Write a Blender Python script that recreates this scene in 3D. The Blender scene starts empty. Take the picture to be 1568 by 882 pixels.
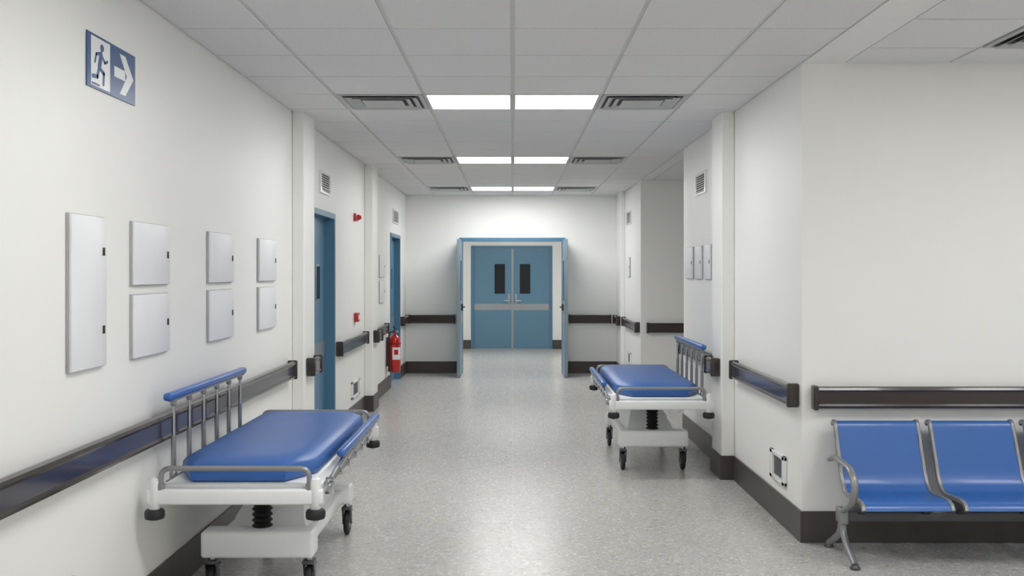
import bpy, bmesh, math, random
from mathutils import Vector, Matrix
random.seed(4)
S = bpy.context.scene
# ------------------------------------------------------------------ constants
CZ = 2.755; XL = -1.65; XR = 1.66; YF = 15.38; YFACE = 5.71
YB = -3.5; XE = 5.2

# ------------------------------------------------------------------ materials
def lin(c):
    return tuple(((x/255)/12.92 if x/255 <= .04045 else (((x/255)+.055)/1.055)**2.4) for x in c) + (1,)

def mat(name, rgb, rough=.5, metal=0., var=.03, vscale=8., bump=0., bscale=200., coat=0., spec=.5):
    m = bpy.data.materials.new(name); m.use_nodes = True
    nt = m.node_tree; n = nt.nodes; l = nt.links
    p = n['Principled BSDF']
    c = lin(rgb)
    p.inputs['Roughness'].default_value = rough
    p.inputs['Metallic'].default_value = metal
    p.inputs['Coat Weight'].default_value = coat
    p.inputs['Coat Roughness'].default_value = .08
    p.inputs['Specular IOR Level'].default_value = spec
    tc = n.new('ShaderNodeTexCoord')
    no = n.new('ShaderNodeTexNoise'); no.inputs['Scale'].default_value = vscale; no.inputs['Detail'].default_value = 4
    l.new(tc.outputs['Object'], no.inputs['Vector'])
    r = n.new('ShaderNodeValToRGB')
    r.color_ramp.elements[0].position = .3; r.color_ramp.elements[1].position = .7
    r.color_ramp.elements[0].color = tuple(x*(1-var) for x in c[:3])+(1,)
    r.color_ramp.elements[1].color = tuple(min(1, x*(1+var)) for x in c[:3])+(1,)
    l.new(no.outputs['Fac'], r.inputs['Fac']); l.new(r.outputs['Color'], p.inputs['Base Color'])
    if bump > 0:
        n2 = n.new('ShaderNodeTexNoise'); n2.inputs['Scale'].default_value = bscale; n2.inputs['Detail'].default_value = 3
        l.new(tc.outputs['Object'], n2.inputs['Vector'])
        b = n.new('ShaderNodeBump'); b.inputs['Strength'].default_value = bump; b.inputs['Distance'].default_value = .002
        l.new(n2.outputs['Fac'], b.inputs['Height']); l.new(b.outputs['Normal'], p.inputs['Normal'])
    return m

M_WALL = mat('wall_paint', (243, 243, 240), .42, var=.006, vscale=1.2, spec=.35)
M_BASE = mat('baseboard_vinyl', (76, 69, 66), .4, var=.05)
M_RAIL = mat('handrail_brown', (54, 46, 44), .22, var=.04, coat=.3)
M_NAVY = mat('handrail_inset_reflection', (44, 41, 58), .2, var=.04, coat=.4)  # navy reflection painted into the colour of the side rails' centre band
M_BLUE = mat('mattress_blue', (50, 98, 170), .38, var=.05, vscale=5, bump=.15, bscale=60)
M_SEAT = mat('seat_blue', (50, 102, 176), .32, var=.03, vscale=3, coat=.15)
M_WHITE = mat('white_enamel', (238, 240, 240), .3, var=.01, coat=.2)
M_GREYM = mat('grey_metal', (150, 151, 153), .35, metal=.5, var=.04)
M_CHROME = mat('chrome', (190, 192, 196), .2, metal=1., var=.02)
M_BLACK = mat('black_rubber', (30, 30, 31), .5, var=.1)
M_DARKM = mat('dark_metal', (88, 88, 92), .35, metal=.5, var=.05)
M_DOOR = mat('door_blue', (98, 138, 164), .35, var=.02, vscale=3)
M_LEAFF = mat('door_leaf_face', (128, 152, 170), .4, var=.02, vscale=3)
M_FRAME = mat('door_frame_blue', (84, 128, 156), .35, var=.03)
M_LEAF = mat('door_leaf_edge', (128, 142, 154), .35, var=.03)
M_STEEL = mat('brushed_steel', (165, 170, 172), .35, metal=.5, var=.03)
M_GLASS = mat('dark_glass', (22, 28, 36), .08, var=.1)
M_PANEL = mat('panel_enamel', (236, 238, 241), .35, var=.01, spec=.35)
M_PEDGE = mat('panel_edge', (176, 179, 182), .4, var=.02)
M_RED = mat('red_enamel', (190, 22, 24), .25, var=.05, coat=.5)
M_SIGNB = mat('sign_blue', (54, 88, 136), .3, var=.02)
M_SIGNW = mat('sign_white', (238, 240, 242), .3, var=.01)
M_VENT = mat('vent_grey', (182, 184, 184), .45, var=.02)
M_VDARK = mat('vent_dark', (86, 88, 90), .6, var=.1)
M_TBAR = mat('ceiling_tbar', (206, 206, 205), .45, var=.01)
M_TILE = mat('ceiling_tile', (222, 222, 223), .8, var=.07, vscale=150, spec=.2)
M_PLASTER = mat('ceiling_plaster', (230, 230, 228), .6, var=.01)

def floor_mat():
    m = bpy.data.materials.new('floor_vinyl'); m.use_nodes = True
    nt = m.node_tree; n = nt.nodes; l = nt.links; p = n['Principled BSDF']
    tc = n.new('ShaderNodeTexCoord')
    mp = n.new('ShaderNodeMapping'); mp.inputs['Scale'].default_value = (1, 1.25, 1)
    l.new(tc.outputs['Object'], mp.inputs['Vector'])
    dn = n.new('ShaderNodeTexNoise'); dn.inputs['Scale'].default_value = 22
    l.new(mp.outputs[0], dn.inputs['Vector'])
    mx0 = n.new('ShaderNodeMixRGB'); mx0.inputs['Fac'].default_value = .07
    l.new(mp.outputs[0], mx0.inputs[1]); l.new(dn.outputs['Color'], mx0.inputs[2])
    vo = n.new('ShaderNodeTexVoronoi'); vo.inputs['Scale'].default_value = 48; vo.inputs['Randomness'].default_value = 1
    l.new(mx0.outputs[0], vo.inputs['Vector'])
    bw = n.new('ShaderNodeSeparateColor'); l.new(vo.outputs['Color'], bw.inputs[0])
    r1 = n.new('ShaderNodeValToRGB'); e = r1.color_ramp.elements
    e[0].position = 0; e[0].color = lin((168, 165, 161)); e[1].position = 1; e[1].color = lin((222, 220, 216))
    a = e.new(.16); a.color = lin((193, 190, 186)); a = e.new(.82); a.color = lin((198, 196, 192))
    l.new(bw.outputs[0], r1.inputs['Fac'])
    n2 = n.new('ShaderNodeTexNoise'); n2.inputs['Scale'].default_value = 90; n2.inputs['Detail'].default_value = 3
    l.new(mp.outputs[0], n2.inputs['Vector'])
    r2 = n.new('ShaderNodeValToRGB'); r2.color_ramp.elements[0].position = .36; r2.color_ramp.elements[1].position = .62
    r2.color_ramp.elements[0].color = (.84, .84, .84, 1); r2.color_ramp.elements[1].color = (1.03, 1.03, 1.03, 1)
    l.new(n2.outputs['Fac'], r2.inputs['Fac'])
    mul = n.new('ShaderNodeMixRGB'); mul.blend_type = 'MULTIPLY'; mul.inputs['Fac'].default_value = 1
    l.new(r1.outputs[0], mul.inputs[1]); l.new(r2.outputs[0], mul.inputs[2])
    # welded seam along the corridor centre
    sx = n.new('ShaderNodeSeparateXYZ'); l.new(tc.outputs['Object'], sx.inputs[0])
    ab = n.new('ShaderNodeMath'); ab.operation = 'ABSOLUTE'; l.new(sx.outputs['X'], ab.inputs[0])
    lt = n.new('ShaderNodeMath'); lt.operation = 'LESS_THAN'; lt.inputs[1].default_value = .002; l.new(ab.outputs[0], lt.inputs[0])
    ms = n.new('ShaderNodeMixRGB'); ms.inputs[2].default_value = lin((208, 207, 205))
    l.new(lt.outputs[0], ms.inputs['Fac']); l.new(mul.outputs[0], ms.inputs[1])
    l.new(ms.outputs[0], p.inputs['Base Color'])
    n3 = n.new('ShaderNodeTexNoise'); n3.inputs['Scale'].default_value = 45
    l.new(mp.outputs[0], n3.inputs['Vector'])
    mr = n.new('ShaderNodeMapRange'); mr.inputs['To Min'].default_value = .17; mr.inputs['To Max'].default_value = .34
    l.new(n3.outputs['Fac'], mr.inputs['Value']); l.new(mr.outputs[0], p.inputs['Roughness'])
    p.inputs['Specular IOR Level'].default_value = .42
    b = n.new('ShaderNodeBump'); b.inputs['Strength'].default_value = .04; b.inputs['Distance'].default_value = .003
    l.new(n3.outputs['Fac'], b.inputs['Height']); l.new(b.outputs[0], p.inputs['Normal'])
    return m
M_FLOOR = floor_mat()

def emis(name, s):
    m = bpy.data.materials.new(name); m.use_nodes = True
    nt = m.node_tree; nt.nodes.clear()
    o = nt.nodes.new('ShaderNodeOutputMaterial'); e = nt.nodes.new('ShaderNodeEmission')
    e.inputs['Color'].default_value = (1, .995, .985, 1); e.inputs['Strength'].default_value = s
    nt.links.new(e.outputs[0], o.inputs[0]); return m
M_LIGHT = emis('led_panel', 12.2)
M_LIGHT2 = emis('led_panel_bright', 16)

# ------------------------------------------------------------------ builder
class B:
    def __init__(s, xf=None): s.v = []; s.f = []; s.m = []; s.mats = []; s.xf = xf
    def add(s, vs, fs, m):
        if m not in s.mats: s.mats.append(m)
        k = s.mats.index(m); o = len(s.v)
        s.v += [tuple(v) for v in vs]
        for f in fs: s.f.append([i+o for i in f]); s.m.append(k)
    def box(s, x0, x1, y0, y1, z0, z1, m):
        v = [(x, y, z) for x in (x0, x1) for y in (y0, y1) for z in (z0, z1)]
        s.add(v, [(0,1,3,2),(4,6,7,5),(0,4,5,1),(2,3,7,6),(0,2,6,4),(1,5,7,3)], m)
    def rbox(s, x0, x1, y0, y1, z0, z1, m, r=.005, seg=2):
        bm = bmesh.new(); bmesh.ops.create_cube(bm, size=1)
        for v in bm.verts:
            v.co = Vector(((x0+x1)/2+v.co.x*(x1-x0), (y0+y1)/2+v.co.y*(y1-y0), (z0+z1)/2+v.co.z*(z1-z0)))
        bmesh.ops.bevel(bm, geom=bm.edges[:], offset=r, segments=seg, profile=.5, affect='EDGES')
        bm.verts.index_update()
        s.add([v.co[:] for v in bm.verts], [[v.index for v in f.verts] for f in bm.faces], m); bm.free()
    def loft(s, rings, m, cap=True):
        n = len(rings[0]); vs = [p for r in rings for p in r]; fs = []
        for i in range(len(rings)-1):
            for j in range(n):
                k = (j+1) % n
                fs.append((i*n+j, i*n+k, (i+1)*n+k, (i+1)*n+j))
        if cap: fs.append(tuple(range(n))[::-1]); fs.append(tuple((len(rings)-1)*n+j for j in range(n)))
        s.add(vs, fs, m)
    def tube(s, pts, r, m, n=10, rs=None, cap=True):
        pts = [Vector(p) for p in pts]; rings = []
        t0 = (pts[1]-pts[0]).normalized()
        up = Vector((0, 0, 1)) if abs(t0.z) < .9 else Vector((1, 0, 0))
        a = t0.cross(up).normalized()
        for i, p in enumerate(pts):
            t = ((pts[min(i+1, len(pts)-1)]-pts[max(i-1, 0)])).normalized()
            a = (a - t*a.dot(t)).normalized(); b = t.cross(a)
            rr = rs[i] if rs else r
            rings.append([tuple(p+(a*math.cos(2*math.pi*j/n)+b*math.sin(2*math.pi*j/n))*rr) for j in range(n)])
        s.loft(rings, m, cap)
    def cyl(s, p0, p1, r, m, n=20, r2=None):
        s.tube([p0, p1], r, m, n, rs=[r, r if r2 is None else r2])
    def lathe(s, c, prof, m, n=24, ax='z'):
        rings = []
        for r, h in prof:
            ring = []
            for j in range(n):
                a = 2*math.pi*j/n; x, y = r*math.cos(a), r*math.sin(a)
                ring.append((c[0]+x, c[1]+y, c[2]+h) if ax == 'z' else ((c[0]+h, c[1]+x, c[2]+y) if ax == 'x' else (c[0]+x, c[1]+h, c[2]+y)))
            rings.append(ring)
        s.loft(rings, m)
    def poly(s, pts, fn, d0, d1, m):
        n = len(pts)
        vs = [fn(u, v, d0) for u, v in pts]+[fn(u, v, d1) for u, v in pts]
        fs = [tuple(range(n))[::-1], tuple(range(n, 2*n))]+[(i, (i+1) % n, (i+1) % n+n, i+n) for i in range(n)]
        s.add(vs, fs, m)
    def finish(s, name, smooth=True, bevel=0, angle=38):
        vs = [s.xf(v) for v in s.v] if s.xf else s.v
        me = bpy.data.meshes.new(name); me.from_pydata([tuple(v) for v in vs], [], s.f)
        for m in s.mats: me.materials.append(m)
        for i, p in enumerate(me.polygons): p.material_index = s.m[i]
        bm = bmesh.new(); bm.from_mesh(me); bmesh.ops.recalc_face_normals(bm, faces=bm.faces[:]); bm.to_mesh(me); bm.free()
        me.update()
        if smooth:
            for p in me.polygons: p.use_smooth = True
            me.set_sharp_from_angle(angle=math.radians(angle))
        o = bpy.data.objects.new(name, me); S.collection.objects.link(o)
        if bevel:
            b = o.modifiers.new('bevel', 'BEVEL'); b.width = bevel; b.segments = 2; b.limit_method = 'ANGLE'; b.angle_limit = math.radians(50); b.harden_normals = True
        return o

def fillet(pts, r, n=5):
    pts = [Vector(p) for p in pts]; out = [pts[0]]
    for i in range(1, len(pts)-1):
        a, b, c = pts[i-1], pts[i], pts[i+1]
        d1 = (a-b); d2 = (c-b); q = min(r, d1.length*.49, d2.length*.49)
        p1 = b+d1.normalized()*q; p2 = b+d2.normalized()*q
        for k in range(n+1):
            t = k/n; out.append(p1*(1-t)**2+b*2*t*(1-t)+p2*t*t)
    out.append(pts[-1]); return out

# ------------------------------------------------------------------ room shell
D1 = (8.05, 9.21); D2 = (13.40, 14.54); DH = 2.09
b = B(); b.box(XL-.2, XE+.15, YB-.15, 21.2, -.12, 0, M_FLOOR); b.finish('floor', False)

b = B()
for y0, y1, z0 in ((YB, D1[0], 0), (D1[0], D1[1], DH), (D1[1], D2[0], 0), (D2[0], D2[1], DH), (D2[1], 20.42, 0)):
    b.box(XL-.15, XL, y0, y1, z0, CZ, M_WALL)
b.finish('wall_left', False)
b = B()
b.box(XR, XE, YFACE, YFACE+.15, 0, CZ, M_WALL)
b.box(XR, XR+.15, YFACE+.15, 9.66, 0, CZ, M_WALL)
b.box(XR+.15, XE, 9.51, 9.66, 0, CZ, M_WALL)
b.finish('wall_right', False)
b = B()
b.box(XR, XE, 12.9, 13.05, 0, CZ, M_WALL); b.box(XR, XR+.15, 13.05, 20.42, 0, CZ, M_WALL)
b.finish('wall_right_far', False)
DX0, DX1 = -.827, .817
b = B()
b.box(XL, DX0, YF, YF+.15, 0, CZ, M_WALL); b.box(DX1, XR, YF, YF+.15, 0, CZ, M_WALL); b.box(DX0, DX1, YF, YF+.15, DH, CZ, M_WALL)
b.finish('wall_back', False)
Y2 = 20.30
b = B()
b.box(XL, -.85, Y2, Y2+.12, 0, CZ, M_WALL); b.box(.81, XR, Y2, Y2+.12, 0, CZ, M_WALL); b.box(-.85, .81, Y2, Y2+.12, 2.10, CZ, M_WALL)
b.finish('wall_lobby', False)
b = B(); b.box(XL-.15, XE, YB-.15, YB, 0, CZ, M_WALL); b.finish('wall_front', False)
b = B(); b.box(XE, XE+.15, YB-.15, 13.05, 0, CZ, M_WALL); b.finish('wall_side', False)

# pilasters
def pil(x0, x1, y0, y1):
    b = B(); b.box(x0, x1, y0, y1, 0, CZ, M_WALL); b.finish('trim_pilaster', True, .012)
pil(XL, -1.557, 7.44, 7.83); pil(XL, -1.557, 11.08, 11.49)
pil(1.56, XR, 7.44, 7.80); pil(1.60, XR, 14.71, YF)
PB = B()
for a in ((XL, -1.545, 7.428, 7.842), (XL, -1.545, 11.068, 11.502), (1.548, XR, 7.428, 7.812), (1.588, XR, 14.698, YF)):
    PB.box(a[0], a[1], a[2], a[3], 0.001, .18, M_BASE)
PB.finish('baseboard_pilaster', True, .003)

b = B()
for y0, y1 in ((YB, 7.428), (7.842, D1[0]), (D1[1], 11.068), (11.502, D2[0]), (D2[1], YF)):
    b.box(XL, XL+.014, y0, y1, .001, .18, M_BASE)
b.finish('baseboard_left', True, .003)
b = B()
b.box(XR-.014, XR, YFACE-.014, 7.428, .001, .18, M_BASE); b.box(XR-.014, XR, 7.812, 9.66, .001, .18, M_BASE)
b.box(XR, XE, YFACE-.014, YFACE, .001, .18, M_BASE)
b.finish('baseboard_right', True, .003)
b = B()
b.box(XR-.014, XR, 12.886, 14.698, .001, .18, M_BASE); b.box(XR, XE, 12.886, 12.9, .001, .18, M_BASE)
b.finish('baseboard_right_far', True, .003)
b = B()
b.box(XL+.014, DX0, YF-.014, YF, .001, .18, M_BASE); b.box(DX1, 1.588, YF-.014, YF, .001, .18, M_BASE)
b.finish('baseboard_back', True, .003)
b = B()
b.box(XL, -.85, Y2-.014, Y2, .001, .18, M_BASE); b.box(.81, XR, Y2-.014, Y2, .001, .18, M_BASE)
b.finish('baseboard_lobby', True, .003)

# ------------------------------------------------------------------ ceiling
LR = [-.5, 3.1, 6.7, 10.3, 13.9, 17.5]      # light rows (near edge)
b = B()
b.box(XL-.15, XE+.15, YB-.15, 21.2, CZ, CZ+.1, M_TBAR)
def tile(b, x0, x1, y0, y1):
    g = .011; c = .006; d = .009
    if x1-x0 < .04 or y1-y0 < .04: return
    X0, X1, Y0, Y1 = x0+g, x1-g, y0+g, y1-g
    v = [(X0, Y0, CZ), (X1, Y0, CZ), (X1, Y1, CZ), (X0, Y1, CZ),
         (X0, Y0, CZ-d+.003), (X1, Y0, CZ-d+.003), (X1, Y1, CZ-d+.003), (X0, Y1, CZ-d+.003),
         (X0+c, Y0+c, CZ-d), (X1-c, Y0+c, CZ-d), (X1-c, Y1-c, CZ-d), (X0+c, Y1-c, CZ-d)]
    f = [(8, 9, 10, 11)]
    for k in (0, 4):
        for j in range(4): f.append((k+j, k+(j+1) % 4, k+4+(j+1) % 4, k+4+j))
    b.add(v, f, M_TILE)
def rows(y0, y1, off):
    k = math.floor((y0-off)/.6); out = []
    while off+k*.6 < y1-1e-4:
        out.append((max(y0, off+k*.6), min(y1, off+(k+1)*.6), round(off+k*.6, 3))); k += 1
    return out
XC = [-1.65, -1.2, -.6, 0, .6, 1.2, 1.66]
for y0, y1, yy in rows(YB, YF, .10)+rows(YF+.15, Y2, .10):
    for i in range(6):
        if any(abs(yy-q) < .01 for q in LR) and i in (1, 2, 3, 4): continue
        tile(b, XC[i], XC[i+1], y0, y1)
SL = [(2.494, 3.52), (3.694, 3.52), (2.494, .52), (3.694, .52), (2.494, -1.88)]
SV = [(2.494, 4.72)]
xs = [1.894+.6*i for i in range(6)]+[XE]
for y0, y1, yy in rows(YB, YFACE, 4.72):
    for i in range(len(xs)-1):
        if any(abs(xs[i]-q[0]) < .01 and abs(yy-q[1]) < .01 for q in SL+SV): continue
        tile(b, xs[i], xs[i+1], y0, y1)
b.box(XR, 1.894, YB, YFACE, CZ-.009, CZ, M_PLASTER)
xs = [1.66, 1.8]+[1.8+.6*i for i in range(1, 6)]+[XE]
for y0, y1, yy in rows(9.66, 12.9, .10):
    for i in range(len(xs)-1): tile(b, xs[i], xs[i+1], y0, y1)
b.finish('ceiling', False)

def ceiling_light(x, y, m):
    b = B(); g = .012; X0, X1, Y0, Y1 = x+g, x+.6-g, y+g, y+.6-g; t = .008
    b.box(X0, X1, Y0, Y0+t, CZ-.012, CZ-.0005, M_TBAR); b.box(X0, X1, Y1-t, Y1, CZ-.012, CZ-.0005, M_TBAR)
    b.box(X0, X0+t, Y0+t, Y1-t, CZ-.012, CZ-.0005, M_TBAR); b.box(X1-t, X1, Y0+t, Y1-t, CZ-.012, CZ-.0005, M_TBAR)
    b.box(X0+t, X1-t, Y0+t, Y1-t, CZ-.008, CZ-.001, m)
    b.finish('ceiling_light_panel', False)
def ceiling_vent(x, y):
    b = B(); cx, cy = x+.3, y+.3
    b.box(cx-.285, cx+.285, cy-.285, cy+.285, CZ-.004, CZ-.0005, M_VDARK)
    def ring(a0, z0, a1, z1, th=.003):
        v = []
        for a, z in ((a0, z0), (a1, z1), (a1, z1+th), (a0, z0+th)):
            v.append([(cx-a, cy-a, z), (cx+a, cy-a, z), (cx+a, cy+a, z), (cx-a, cy+a, z)])
        fs = []; vs = [p for r in v for p in r]
        for i in range(4):
            for j in range(4):
                fs.append((i*4+j, i*4+(j+1) % 4, ((i+1) % 4)*4+(j+1) % 4, ((i+1) % 4)*4+j))
        b.add(vs, fs, M_VENT)
    ring(.288, CZ-.012, .262, CZ-.012, .010)
    for a in (.245, .195): ring(a, CZ-.024, a-.036, CZ-.008)
    b.box(cx-.14, cx+.14, cy-.14, cy+.14, CZ-.024, CZ-.020, M_VENT)
    b.finish('ceiling_air_diffuser', False)
for y in LR:
    m = M_LIGHT2 if y > 12 else M_LIGHT
    ceiling_light(-.6, y, m); ceiling_light(0, y, m)
    ceiling_vent(-1.2, y); ceiling_vent(.6, y)
for x, y in SL: ceiling_light(x, y, M_LIGHT)
for x, y in SV: ceiling_vent(x, y)

# ------------------------------------------------------------------ handrails
def handrail(kind, base, a0, a1, inset=M_NAVY, nrm=1):
    # kind 'y': runs along Y on plane x=base, normal nrm;  'x': runs along X on plane y=base, facing -Y
    def xf(p):
        u, d, z = p
        return (base+nrm*d, u, z) if kind == 'y' else (u, base-d, z)
    b = B(xf)
    prof = [(.001, .785), (.045, .771), (.060, .777), (.066, .790), (.061, .801), (.061, .869), (.066, .880), (.060, .893), (.045, .899), (.001, .885)]
    for i in range(len(prof)):
        j = (i+1) % len(prof)
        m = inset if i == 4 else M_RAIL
        b.add([(a0+.02, *prof[i]), (a1-.02, *prof[i]), (a1-.02, *prof[j]), (a0+.02, *prof[j])], [(0, 1, 2, 3)], m)
    for e0, e1 in ((a0, a0+.03), (a1-.03, a1)):
        b.rbox(e0, e1, .001, .071, .765, .905, M_RAIL, .011, 3)
    b.finish('handrail')
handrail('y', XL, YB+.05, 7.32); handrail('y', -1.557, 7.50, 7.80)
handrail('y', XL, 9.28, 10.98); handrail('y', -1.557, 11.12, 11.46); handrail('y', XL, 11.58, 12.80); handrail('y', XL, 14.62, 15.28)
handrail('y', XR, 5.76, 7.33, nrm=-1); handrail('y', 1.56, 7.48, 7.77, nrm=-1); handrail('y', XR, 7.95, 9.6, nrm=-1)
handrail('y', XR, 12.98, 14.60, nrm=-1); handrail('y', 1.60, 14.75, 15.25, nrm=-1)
handrail('x', YFACE, 1.708, 5.0, M_RAIL); handrail('x', 12.9, 1.73, 5.0, M_RAIL)
handrail('x', YF, -1.60, -.885, M_RAIL); handrail('x', YF, .865, 1.52, M_RAIL)

# ------------------------------------------------------------------ doors on left wall
def side_door(name, y0, y1):
    b = B(); w = .05
    for a, c in ((y0+.001, y0+w), (y1-w, y1-.001)):
        b.box(XL-.148, XL+.012, a, c, .001, DH-.001, M_FRAME)
    b.box(XL-.148, XL+.012, y0+w, y1-w, DH-w, DH-.001, M_FRAME)
    X = XL-.08
    b.box(X-.045, X, y0+w, y1-w, .004, DH-w, M_DOOR)
    b.box(X, X+.003, y0+w+.01, y1-w-.01, .79, .92, M_STEEL)
    yc = y1-w-.26
    b.rbox(X, X+.006, yc-.16, yc+.01, 1.30, 1.62, M_STEEL, .002)
    b.box(X+.006, X+.008, yc-.145, yc-.005, 1.315, 1.605, M_GLASS)
    b.finish(name, True, .002)
side_door('door_1', *D1); side_door('door_2', *D2)

# ------------------------------------------------------------------ double door with open leaves (end of corridor)
b = B(); w = .055
b.box(DX0+.001, DX0+w, YF-.012, YF+.16, .001, DH-.001, M_FRAME); b.box(DX1-w, DX1-.001, YF-.012, YF+.16, .001, DH-.001, M_FRAME)
b.box(DX0+w, DX1-w, YF-.012, YF+.16, DH-w, DH-.001, M_FRAME)
for sx in (-1, 1):
    xo = DX0+.006 if sx < 0 else DX1-.006     # outer side
    xi = xo-sx*.046
    x0, x1 = min(xo, xi), max(xo, xi)
    b.box(x0, x1, 14.66, 15.355, .012, 2.045, M_LEAFF)
    b.box(x0-.001, x1+.001, 14.652, 14.66, .012, 2.045, M_LEAF)
    # push bar and lever
    b.rbox(min(xi, xi-sx*.012), max(xi, xi-sx*.012), 14.69, 14.75, .93, 1.13, M_STEEL, .003)
    b.tube(fillet([(xi, 14.72, 1.04), (xi-sx*.055, 14.72, 1.04), (xi-sx*.055, 14.86, 1.04)], .015), .011, M_BLACK)
    b.rbox(min(xi, xi-sx*.04), max(xi, xi-sx*.04), 14.70, 14.76, .99, 1.09, M_BLACK, .006)
    b.box(min(xi, xi-sx*.003), max(xi, xi-sx*.003), 14.70, 15.32, .79, .92, M_STEEL)
    b.box(min(xi, xi-sx*.004), max(xi, xi-sx*.004), 14.80, 15.02, 1.12, 1.73, M_GLASS)
    for hz in (.25, 1.0, 1.8):
        b.cyl((xo-sx*.002, 15.358, hz), (xo-sx*.002, 15.358, hz+.1), .009, M_STEEL, 10)
b.finish('door_3', True, .002)

# ------------------------------------------------------------------ closed double door beyond
b = B(); a0, a1 = -.85, .81
b.box(a0+.001, a0+.06, Y2-.012, Y2+.11, .001, 2.099, M_FRAME); b.box(a1-.06, a1-.001, Y2-.012, Y2+.11, .001, 2.099, M_FRAME)
b.box(a0+.06, a1-.06, Y2-.012, Y2+.11, 2.04, 2.099, M_FRAME)
c = (a0+a1)/2+.015
for x0, x1, sx in ((a0+.064, c-.003, 1), (c+.003, a1-.064, -1)):
    b.box(x0, x1, Y2+.02, Y2+.065, .008, 2.035, M_DOOR)
    b.box(x0+.005, x1-.005, Y2+.016, Y2+.02, .786, .915, M_STEEL)
    e = x1 if sx > 0 else x0
    wx0, wx1 = sorted((e-sx*.15, e-sx*.36))
    b.box(wx0-.015, wx1+.015, Y2+.014, Y2+.02, 1.11, 1.74, M_FRAME)
    b.box(wx0, wx1, Y2+.010, Y2+.014, 1.125, 1.725, M_GLASS)
    b.rbox(min(e-sx*.05, e-sx*.09), max(e-sx*.05, e-sx*.09), Y2+.012, Y2+.02, .90, 1.12, M_STEEL, .003)
    b.tube(fillet([(e-sx*.07, Y2+.014, .98), (e-sx*.07, Y2-.03, .98), (e-sx*.17, Y2-.03, .98)], .012), .009, M_CHROME)
b.box(c-.02, c+.02, Y2+.008, Y2+.02, .008, 2.035, M_STEEL)
b.box(a0+.06, a1-.06, Y2-.01, Y2+.11, .0005, .006, M_STEEL)
b.finish('door_4', True, .002)

# ------------------------------------------------------------------ wall fittings
def wmap(side):
    X = XL if side < 0 else XR
    return (lambda p: (X-side*p[0], p[1], p[2]))
def panel(side, y0, y1, z0, z1, locks):
    b = B(wmap(side))
    b.rbox(.0005, .010, y0, y1, z0, z1, M_PEDGE, .002)
    b.rbox(.010, .022, y0+.004, y1-.004, z0+.004, z1-.004, M_PANEL, .003)
    ye = y1-.012 if side < 0 else y0+.045
    for z in locks:
        b.rbox(.022, .024, ye-.034, ye-.012, z-.016, z+.016, M_BLACK, .0008)
        b.cyl((.024, ye-.023, z), (.026, ye-.023, z), .005, M_DARKM, 12)
    b.box(.004, .0235, y0+.06, y0+.10, z0+.006, z0+.011, M_WHITE)
    b.finish('electrical_panel_door')
panel(-1, 3.672, 3.999, 1.172, 1.769, (1.63, 1.32))
for y0, y1 in ((4.285, 4.737), (5.363, 5.822), (6.416, 6.872), (12.27, 12.72)):
    panel(-1, y0, y1, 1.489, 1.770, (1.63,)); panel(-1, y0, y1, 1.172, 1.453, (1.315,))
for y0, y1 in ((9.10, 9.46), (8.67, 8.97), (8.28, 8.54)): panel(1, y0, y1, 1.49, 1.785, (1.64,))
panel(1, 14.0, 14.3, 1.49, 1.77, (1.63,))

def vent(side, y0, y1, z0=2.235, z1=2.43):
    b = B(wmap(side)); t = .018
    b.box(.0005, .004, y0+.005, y1-.005, z0+.005, z1-.005, M_VDARK)
    b.box(.0005, .016, y0, y1, z0, z0+t, M_WHITE); b.box(.0005, .016, y0, y1, z1-t, z1, M_WHITE)
    b.box(.0005, .016, y0, y0+t+.01, z0+t, z1-t, M_WHITE); b.box(.0005, .016, y1-t-.01, y1, z0+t, z1-t, M_WHITE)
    n = 8
    for i in range(n):
        z = z0+t+(i+.5)*(z1-z0-2*t)/n
        b.add([(.005, y0+t, z+.007), (.014, y0+t, z-.003), (.014, y1-t, z-.003), (.005, y1-t, z+.007),
               (.005, y0+t, z+.010), (.014, y0+t, z), (.014, y1-t, z), (.005, y1-t, z+.010)],
              [(0, 1, 2, 3), (7, 6, 5, 4), (0, 4, 5, 1), (1, 5, 6, 2), (2, 6, 7, 3), (3, 7, 4, 0)], M_WHITE)
    b.finish('wall_air_vent', False)
vent(-1, 8.50, 8.95); vent(-1, 13.67, 14.29); vent(1, 8.52, 8.98); vent(1, 13.9, 14.45)

def outlet(side, y0, y1, z0=.25, z1=.43):
    b = B(wmap(side)); t = .026
    b.rbox(.0005, .02, y0, y1, z0, z0+t, M_WHITE, .004); b.rbox(.0005, .02, y0, y1, z1-t, z1, M_WHITE, .004)
    b.rbox(.0005, .02, y0, y0+t+.03, z0, z1, M_WHITE, .004); b.rbox(.0005, .02, y1-t-.03, y1, z0, z1, M_WHITE, .004)
    b.box(.0005, .006, y0+.02, y1-.02, z0+.01, z1-.01, M_VENT)
    b.box(.006, .009, (y0*.78+y1*.22), (y0*.22+y1*.78), z0+.035, z1-.035, M_VDARK)
    b.finish('wall_service_outlet')
outlet(-1, 3.42, 3.72, .235, .415); outlet(-1, 10.15, 10.65); outlet(1, 6.02, 6.36); outlet(1, 13.9, 14.25)

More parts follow.
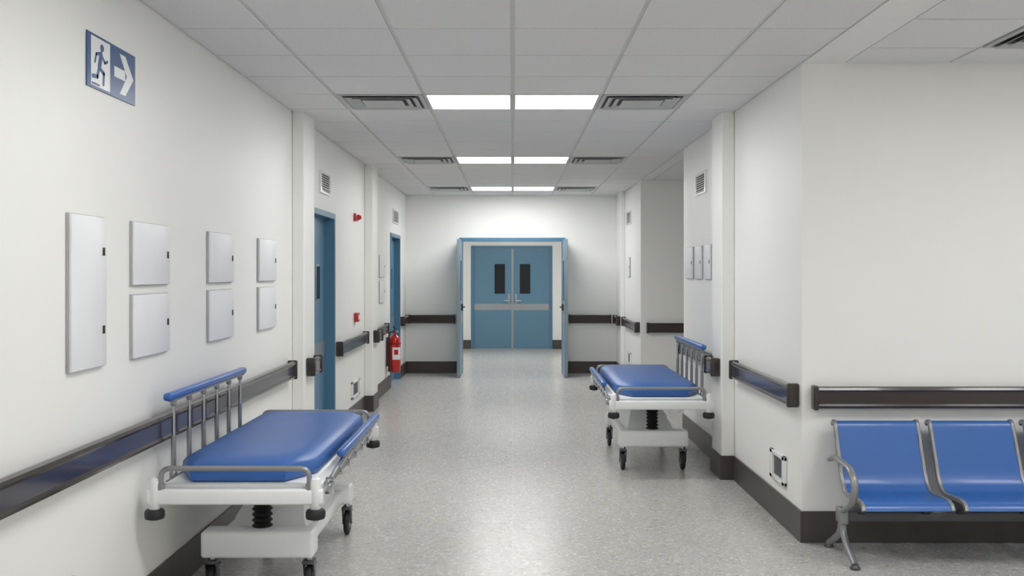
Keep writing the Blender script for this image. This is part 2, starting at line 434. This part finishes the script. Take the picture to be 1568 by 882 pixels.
# exit sign
Y0, Z0, W, H = 3.846, 2.272, .491, .214
fn = lambda u, v, d: (XL+d, Y0+u, Z0+v)
b = B()
b.rbox(XL+.0005, XL+.006, Y0, Y0+W, Z0, Z0+H, M_SIGNB, .001)
b.poly([(.035, .010), (.218, .010), (.218, .204), (.035, .204)], fn, .006, .0068, M_SIGNW)
def stroke(pts, w, m, d=.0076):
    for (u0, v0), (u1, v1) in zip(pts, pts[1:]):
        a = math.atan2(v1-v0, u1-u0); ps = []
        for k in range(7): t = a+math.pi/2+math.pi*k/6; ps.append((u0+w/2*math.cos(t), v0+w/2*math.sin(t)))
        for k in range(7): t = a-math.pi/2+math.pi*k/6; ps.append((u1+w/2*math.cos(t), v1+w/2*math.sin(t)))
        b.poly(ps, fn, .0068, d, m); 
b.poly([(.138+.017*math.cos(t*math.pi/8), .172+.015*math.sin(t*math.pi/8)) for t in range(16)], fn, .0068, .0076, M_SIGNB)
stroke([(.128, .143), (.112, .092)], .030, M_SIGNB)
stroke([(.130, .145), (.165, .118), (.190, .128)], .012, M_SIGNB, .0077)
stroke([(.122, .148), (.082, .138), (.070, .105)], .012, M_SIGNB, .0078)
stroke([(.115, .088), (.155, .072), (.150, .030)], .017, M_SIGNB, .0079)
stroke([(.108, .086), (.092, .050), (.050, .046)], .017, M_SIGNB, .0080)
stroke([(.045, .018), (.11, .018)], .008, M_SIGNB, .0081)
b.poly([(.262, .085), (.375, .085), (.375, .128), (.262, .128)], fn, .006, .0068, M_SIGNW)
b.poly([(.318, .190), (.378, .190), (.468, .1065), (.378, .023), (.318, .023), (.395, .1065)], fn, .006, .0069, M_SIGNW)
b.finish('emergency_exit_sign', False)

# alarm sounder + manual call point
b = B()
b.rbox(XL+.0005, XL+.03, 10.32, 10.48, 2.085, 2.165, M_RED, .008)
b.tube([(XL+.03, 10.40, 2.125), (XL+.06, 10.40, 2.125)], .03, M_RED, 20, rs=[.034, .022])
b.lathe((XL+.06, 10.40, 2.125), [(.022, 0), (.018, .008), (.006, .012)], M_RED, 16, 'x')
b.finish('fire_alarm_sounder')
b = B()
b.rbox(XL+.0005, XL+.045, 10.34, 10.47, 1.035, 1.13, M_RED, .006)
b.rbox(XL+.045, XL+.048, 10.37, 10.44, 1.06, 1.105, M_SIGNW, .001)
b.finish('fire_alarm_call_point')

# fire extinguisher
ex, ey, ez = XL+.105, 13.04, .245
b = B()
b.lathe((ex, ey, ez), [(.05, 0), (.072, .004), (.078, .02), (.078, .40), (.074, .435), (.058, .465), (.032, .485), (.022, .495), (.022, .52)], M_RED, 28)
# label wrapped on the corridor side
lab = []
for z in (.17, .33):
    lab.append([(ex+.0786*math.cos(t), ey+.0786*math.sin(t), ez+z) for t in [math.radians(-105+8*k) for k in range(12)]])
vs = lab[0]+lab[1]; b.add(vs, [(i, i+1, i+13, i+12) for i in range(11)], M_SIGNW)
lab = []
for z in (.235, .30):
    lab.append([(ex+.0792*math.cos(t), ey+.0792*math.sin(t), ez+z) for t in [math.radians(-90+6*k) for k in range(8)]])
vs = lab[0]+lab[1]; b.add(vs, [(i, i+1, i+9, i+8) for i in range(7)], M_RED)
b.cyl((ex, ey, ez+.52), (ex, ey, ez+.545), .024, M_DARKM)
b.rbox(ex-.012, ex+.012, ey-.11, ey+.03, ez+.54, ez+.556, M_BLACK, .004)
b.tube(fillet([(ex, ey+.02, ez+.556), (ex, ey-.02, ez+.59), (ex, ey-.12, ez+.60)], .02), .010, M_BLACK)
b.cyl((ex+.02, ey, ez+.53), (ex+.045, ey, ez+.53), .016, M_CHROME)
b.tube(fillet([(ex-.01, ey-.02, ez+.53), (ex-.06, ey-.08, ez+.53), (ex-.075, ey-.10, ez+.30), (ex-.06, ey-.10, ez+.12)], .05), .011, M_BLACK)
b.cyl((ex-.06, ey-.10, ez+.14), (ex-.058, ey-.10, ez+.02), .012, M_BLACK, 14, .02)
b.rbox(XL+.0005, ex-.074, ey-.03, ey+.03, ez+.08, ez+.46, M_DARKM, .003)
b.tube([(ex+.081*math.cos(t), ey+.081*math.sin(t), ez+.38) for t in [math.pi*2*k/24 for k in range(25)]], .004, M_BLACK, 6)
b.finish('fire_extinguisher')

# ------------------------------------------------------------------ stretcher
def stretcher(cx, cy, mir):
    b = B(lambda p: (cx+mir*p[0], cy+p[1], p[2]))
    # --- casters
    for x in (-.235, .235):
        for y in (-.46, .63):
            b.lathe((x-.016, y+.02, .072), [(.045, 0), (.066, .002), (.072, .009), (.072, .023), (.066, .030), (.045, .032)], M_BLACK, 28, 'x')
            b.lathe((x-.018, y+.02, .072), [(.010, 0), (.044, .003), (.044, .033), (.010, .036)], M_STEEL, 20, 'x')
            for s in (-1, 1):
                b.add([(x+s*.022, y-.022, .165), (x+s*.022, y+.028, .165), (x+s*.022, y+.034, .06), (x+s*.022, y+.006, .06),
                       (x+s*.027, y-.022, .165), (x+s*.027, y+.028, .165), (x+s*.027, y+.034, .06), (x+s*.027, y+.006, .06)],
                      [(0, 1, 2, 3), (7, 6, 5, 4), (0, 4, 5, 1), (1, 5, 6, 2), (2, 6, 7, 3), (3, 7, 4, 0)], M_DARKM)
            b.rbox(x-.028, x+.028, y-.035, y+.04, .150, .168, M_DARKM, .005)
            b.cyl((x-.029, y+.02, .072), (x+.029, y+.02, .072), .008, M_STEEL, 12)
            b.cyl((x, y, .165), (x, y, .20), .018, M_CHROME)
            b.rbox(x-.022, x+.022, y+.035, y+.085, .125, .135, M_BLACK, .004)
    # --- base
    b.rbox(-.268, .268, -.535, -.40, .19, .318, M_WHITE, .018, 3)
    b.rbox(-.268, .268, .56, .69, .19, .30, M_WHITE, .018, 3)
    for x in (-.225, .175): b.rbox(x, x+.05, -.41, .58, .205, .275, M_WHITE, .008)
    b.rbox(-.19, .19, -.41, .57, .225, .262, M_WHITE, .006)
    b.loft([[(-.19, -.30, .25), (.19, -.30, .25), (.19, .52, .25), (-.19, .52, .25)],
            [(-.17, -.27, .33), (.17, -.27, .33), (.17, .49, .33), (-.17, .49, .33)],
            [(-.13, -.10, .42), (.13, -.10, .42), (.13, .35, .42), (-.13, .35, .42)],
            [(-.11, -.06, .45), (.11, -.06, .45), (.11, .30, .45), (-.11, .30, .45)]], M_WHITE)
    b.cyl((-.25, .70, .22), (.25, .70, .22), .008, M_STEEL, 10)
    # --- bellows columns
    for yb in (-.42, .50):
        pr = [(.040, 0)]
        for i in range(8): pr += [(.036, .004+i*.027), (.050, .017+i*.027)]
        pr += [(.036, .222), (.040, .226)]
        b.lathe((0, yb, .305), pr, M_BLACK, 24)
        b.rbox(-.09, .09, yb-.08, yb+.08, .526, .548, M_WHITE, .005)
    for x in (-.20, .17): b.rbox(x, x+.03, -.86, .86, .545, .588, M_WHITE, .005)
    for x in (-.155, .145):
        b.tube([(x, -.02, .44), (x, -.40, .55)], .011, M_GREYM); b.tube([(x, .25, .44), (x, .60, .55)], .011, M_GREYM)
    # --- deck and perimeter frame
    b.rbox(-.325, .325, -.865, .865, .586, .618, M_WHITE, .010, 3)
    for x in (-.36, .325): b.rbox(x, x+.035, -.88, .88, .545, .60, M_WHITE, .007)
    for y in (-.915, .875): b.rbox(-.385, .385, y, y+.042, .533, .600, M_WHITE, .010, 3)
    for x in (-.352, .352):
        for y in (-.895, .895):
            b.lathe((x, y, 0), [(.020, .51), (.024, .515), (.024, .625), (.020, .645), (.012, .65)], M_WHITE, 20)
            b.lathe((x, y, 0), [(.028, .468), (.040, .472), (.043, .482), (.043, .500), (.038, .510), (.022, .513)], M_BLACK, 24)
            b.cyl((x, y, .460), (x, y, .470), .014, M_CHROME)
    for y in (-1, 1):
        Y = y*.895
        b.tube(fillet([(-.325, Y, .60), (-.325, Y, .69), (.325, Y, .69), (.325, Y, .60)], .06, 6), .012, M_GREYM, 12)
        for x in (-.325, .325): b.cyl((x, Y, .597), (x, Y, .625), .017, M_GREYM, 14)
    # --- mattress
    def ring(hw, y0, y1, z, cx_, cyn, cyf):
        return [(-hw+cx_, y0, z), (hw-cx_, y0, z), (hw, y0+cyn, z), (hw, y1-cyf, z), (hw-cx_*.7, y1, z), (-hw+cx_*.7, y1, z), (-hw, y1-cyf, z), (-hw, y0+cyn, z)]
    r = [ring(.300, -.835, .79, .619, .10, .20, .07), ring(.312, -.848, .805, .628, .105, .205, .075), ring(.316, -.852, .81, .650, .105, .205, .075),
         ring(.311, -.845, .805, .678, .105, .205, .075), ring(.300, -.83, .79, .692, .105, .205, .07), ring(.255, -.765, .745, .713, .09, .18, .06), ring(.20, -.66, .64, .717, .06, .12, .05)]
    b.loft(r, M_BLUE)
    # --- raised side rail (wall side)
    X = -.343; ys = [-.68+.2225*i for i in range(6)]
    b.rbox(X-.016, X+.012, -.75, .52, .575, .605, M_GREYM, .006)
    for y in ys:
        b.cyl((X, y, .60), (X, y, .80), .0115, M_GREYM, 12); b.cyl((X, y, .79), (X, y, .962), .0085, M_CHROME, 12)
        b.lathe((X, y, 0), [(.016, .598), (.018, .605), (.018, .63), (.0115, .638)], M_GREYM, 14)
        b.lathe((X, y, 0), [(.0085, .935), (.014, .94), (.014, .962)], M_GREYM, 14)
    b.rbox(X-.014, X+.014, -.72, .48, .958, .968, M_GREYM, .003)
    b.rbox(X-.021, X+.021, -.765, .51, .966, 1.002, M_SEAT, .014, 4)
    # --- folded side rail (corridor side)
    X = .372
    b.rbox(X-.012, X+.010, -.75, .52, .575, .603, M_GREYM, .006)
    for y in ys:
        t = Vector((X+.006, y+.345, .640)); a = Vector((X+.004, y, .592))
        b.tube([a, a.lerp(t, .5)], .0115, M_GREYM); b.tube([a.lerp(t, .48), t], .0085, M_CHROME)
        b.cyl((X-.014, y, .592), (X+.022, y, .592), .017, M_CHROME, 14)
    b.rbox(X-.010, X+.018, -.36, .83, .640, .650, M_GREYM, .003)
    b.rbox(X-.017, X+.025, -.40, .875, .648, .684, M_SEAT, .014, 4)
    b.rbox(X+.0, X+.03, -.80, -.76, .555, .60, M_CHROME, .006)
    b.finish('hospital_stretcher', angle=42)
stretcher(-1.214, 5.25, 1)
stretcher(1.10, 8.27, -1)

# ------------------------------------------------------------------ waiting bench
def curve(pts, n=8):
    out = []
    P = [pts[0]]+pts+[pts[-1]]
    for i in range(1, len(P)-2):
        p0, p1, p2, p3 = [Vector(q) for q in P[i-1:i+3]]
        for k in range(n):
            t = k/n
            out.append(.5*((2*p1)+(-p0+p2)*t+(2*p0-5*p1+4*p2-p3)*t*t+(-p0+3*p1-3*p2+p3)*t**3))
    out.append(Vector(pts[-1])); return out
prof = curve([(5.650, .690), (5.630, .704), (5.605, .695), (5.575, .620), (5.535, .520), (5.495, .425), (5.455, .368), (5.40, .345), (5.30, .348), (5.21, .350), (5.165, .338), (5.145, .312)], 5)
def offs(pr, d):
    o = []
    for i, p in enumerate(pr):
        t = (pr[min(i+1, len(pr)-1)]-pr[max(i-1, 0)]).normalized(); o.append(p+Vector((-t[1], t[0]))*d)
    return o
b = B()
NS = 4; P0 = 1.805; PITCH = .533; SW = .482
for i in range(NS):
    x0 = P0+i*PITCH; x1 = x0+SW; fw = .020
    up, dn = offs(prof, .006), offs(prof, -.006)
    rings = [[(x, a.x, a.y) for a in up]+[(x, a.x, a.y) for a in reversed(dn)] for x in (x0+fw*.6, x1-fw*.6)]
    b.loft(rings, M_SEAT)
    for a0, a1 in ((x0, x0+fw), (x1-fw, x1)):
        mid = []
        for x, ins in ((a0, .004), (a0+.004, 0), (a1-.004, 0), (a1, .004)):
            u_, d_ = offs(prof, .013-ins), offs(prof, -.013+ins)
            mid.append([(x, q.x, q.y) for q in u_]+[(x, q.x, q.y) for q in reversed(d_)])
        b.loft(mid, M_GREYM)
    for xx in (x0+.05, x1-.09):
        b.add([(xx, 5.24, .328), (xx, 5.40, .328), (xx, 5.44, .25), (xx, 5.34, .25), (xx+.04, 5.24, .328), (xx+.04, 5.40, .328), (xx+.04, 5.44, .25), (xx+.04, 5.34, .25)],
              [(0, 1, 2, 3), (7, 6, 5, 4), (0, 4, 5, 1), (1, 5, 6, 2), (2, 6, 7, 3), (3, 7, 4, 0)], M_DARKM)
xe = P0+(NS-1)*PITCH+SW
b.rbox(1.80, xe+.01, 5.355, 5.43, .205, .262, M_DARKM, .008)
def leg(x):
    b.rbox(x-.022, x+.022, 5.345, 5.445, .19, .275, M_GREYM, .012, 3)
    b.tube(fillet([(x, 5.39, .235), (x, 5.37, .13), (x, 5.29, .075), (x, 5.19, .022)], .08, 6), .018, M_GREYM, 12)
    b.tube(fillet([(x, 5.40, .235), (x, 5.42, .13), (x, 5.52, .075), (x, 5.62, .022)], .08, 6), .018, M_GREYM, 12)
    for y in (5.19, 5.62): b.lathe((x, y, 0), [(.024, .0), (.026, .004), (.024, .012), (.012, .024)], M_DARKM, 18)
def arm(x):
    pts = fillet([(x, 5.585, .500), (x, 5.50, .530), (x, 5.24, .515), (x, 5.17, .440), (x, 5.21, .335), (x, 5.36, .262)], .075, 6)
    rings = []
    n = 12
    P = [Vector(p) for p in pts]
    for i, p in enumerate(P):
        t = (P[min(i+1, len(P)-1)]-P[max(i-1, 0)]).normalized(); nrm = Vector((0, -t.z, t.y))
        rings.append([tuple(p+Vector((1, 0, 0))*.020*math.cos(2*math.pi*j/n)+nrm*.013*math.sin(2*math.pi*j/n)) for j in range(n)])
    b.loft(rings, M_GREYM)
leg(1.785); arm(1.780); leg(xe+.02); arm(xe+.02)
b.finish('waiting_room_bench', angle=45)

# ------------------------------------------------------------------ world, camera, colour
w = bpy.data.worlds.new('world'); S.world = w; w.use_nodes = True
w.node_tree.nodes['Background'].inputs[0].default_value = (.9, .93, 1, 1); w.node_tree.nodes['Background'].inputs[1].default_value = .3
cam = bpy.data.cameras.new('camera'); co = bpy.data.objects.new('camera', cam); S.collection.objects.link(co)
co.location = (0, 0, 1.545); co.rotation_euler = (math.radians(90), 0, 0)
cam.lens = 35; cam.sensor_width = 36; cam.shift_y = -23/1568; cam.shift_x = -1/1568; cam.clip_start = .05
S.camera = co
S.view_settings.view_transform = 'Standard'
S.view_settings.look = 'None'
S.view_settings.exposure = 0.48
S.view_settings.gamma = 1.0
S.cycles.max_bounces = 8; S.cycles.diffuse_bounces = 7; S.cycles.glossy_bounces = 3
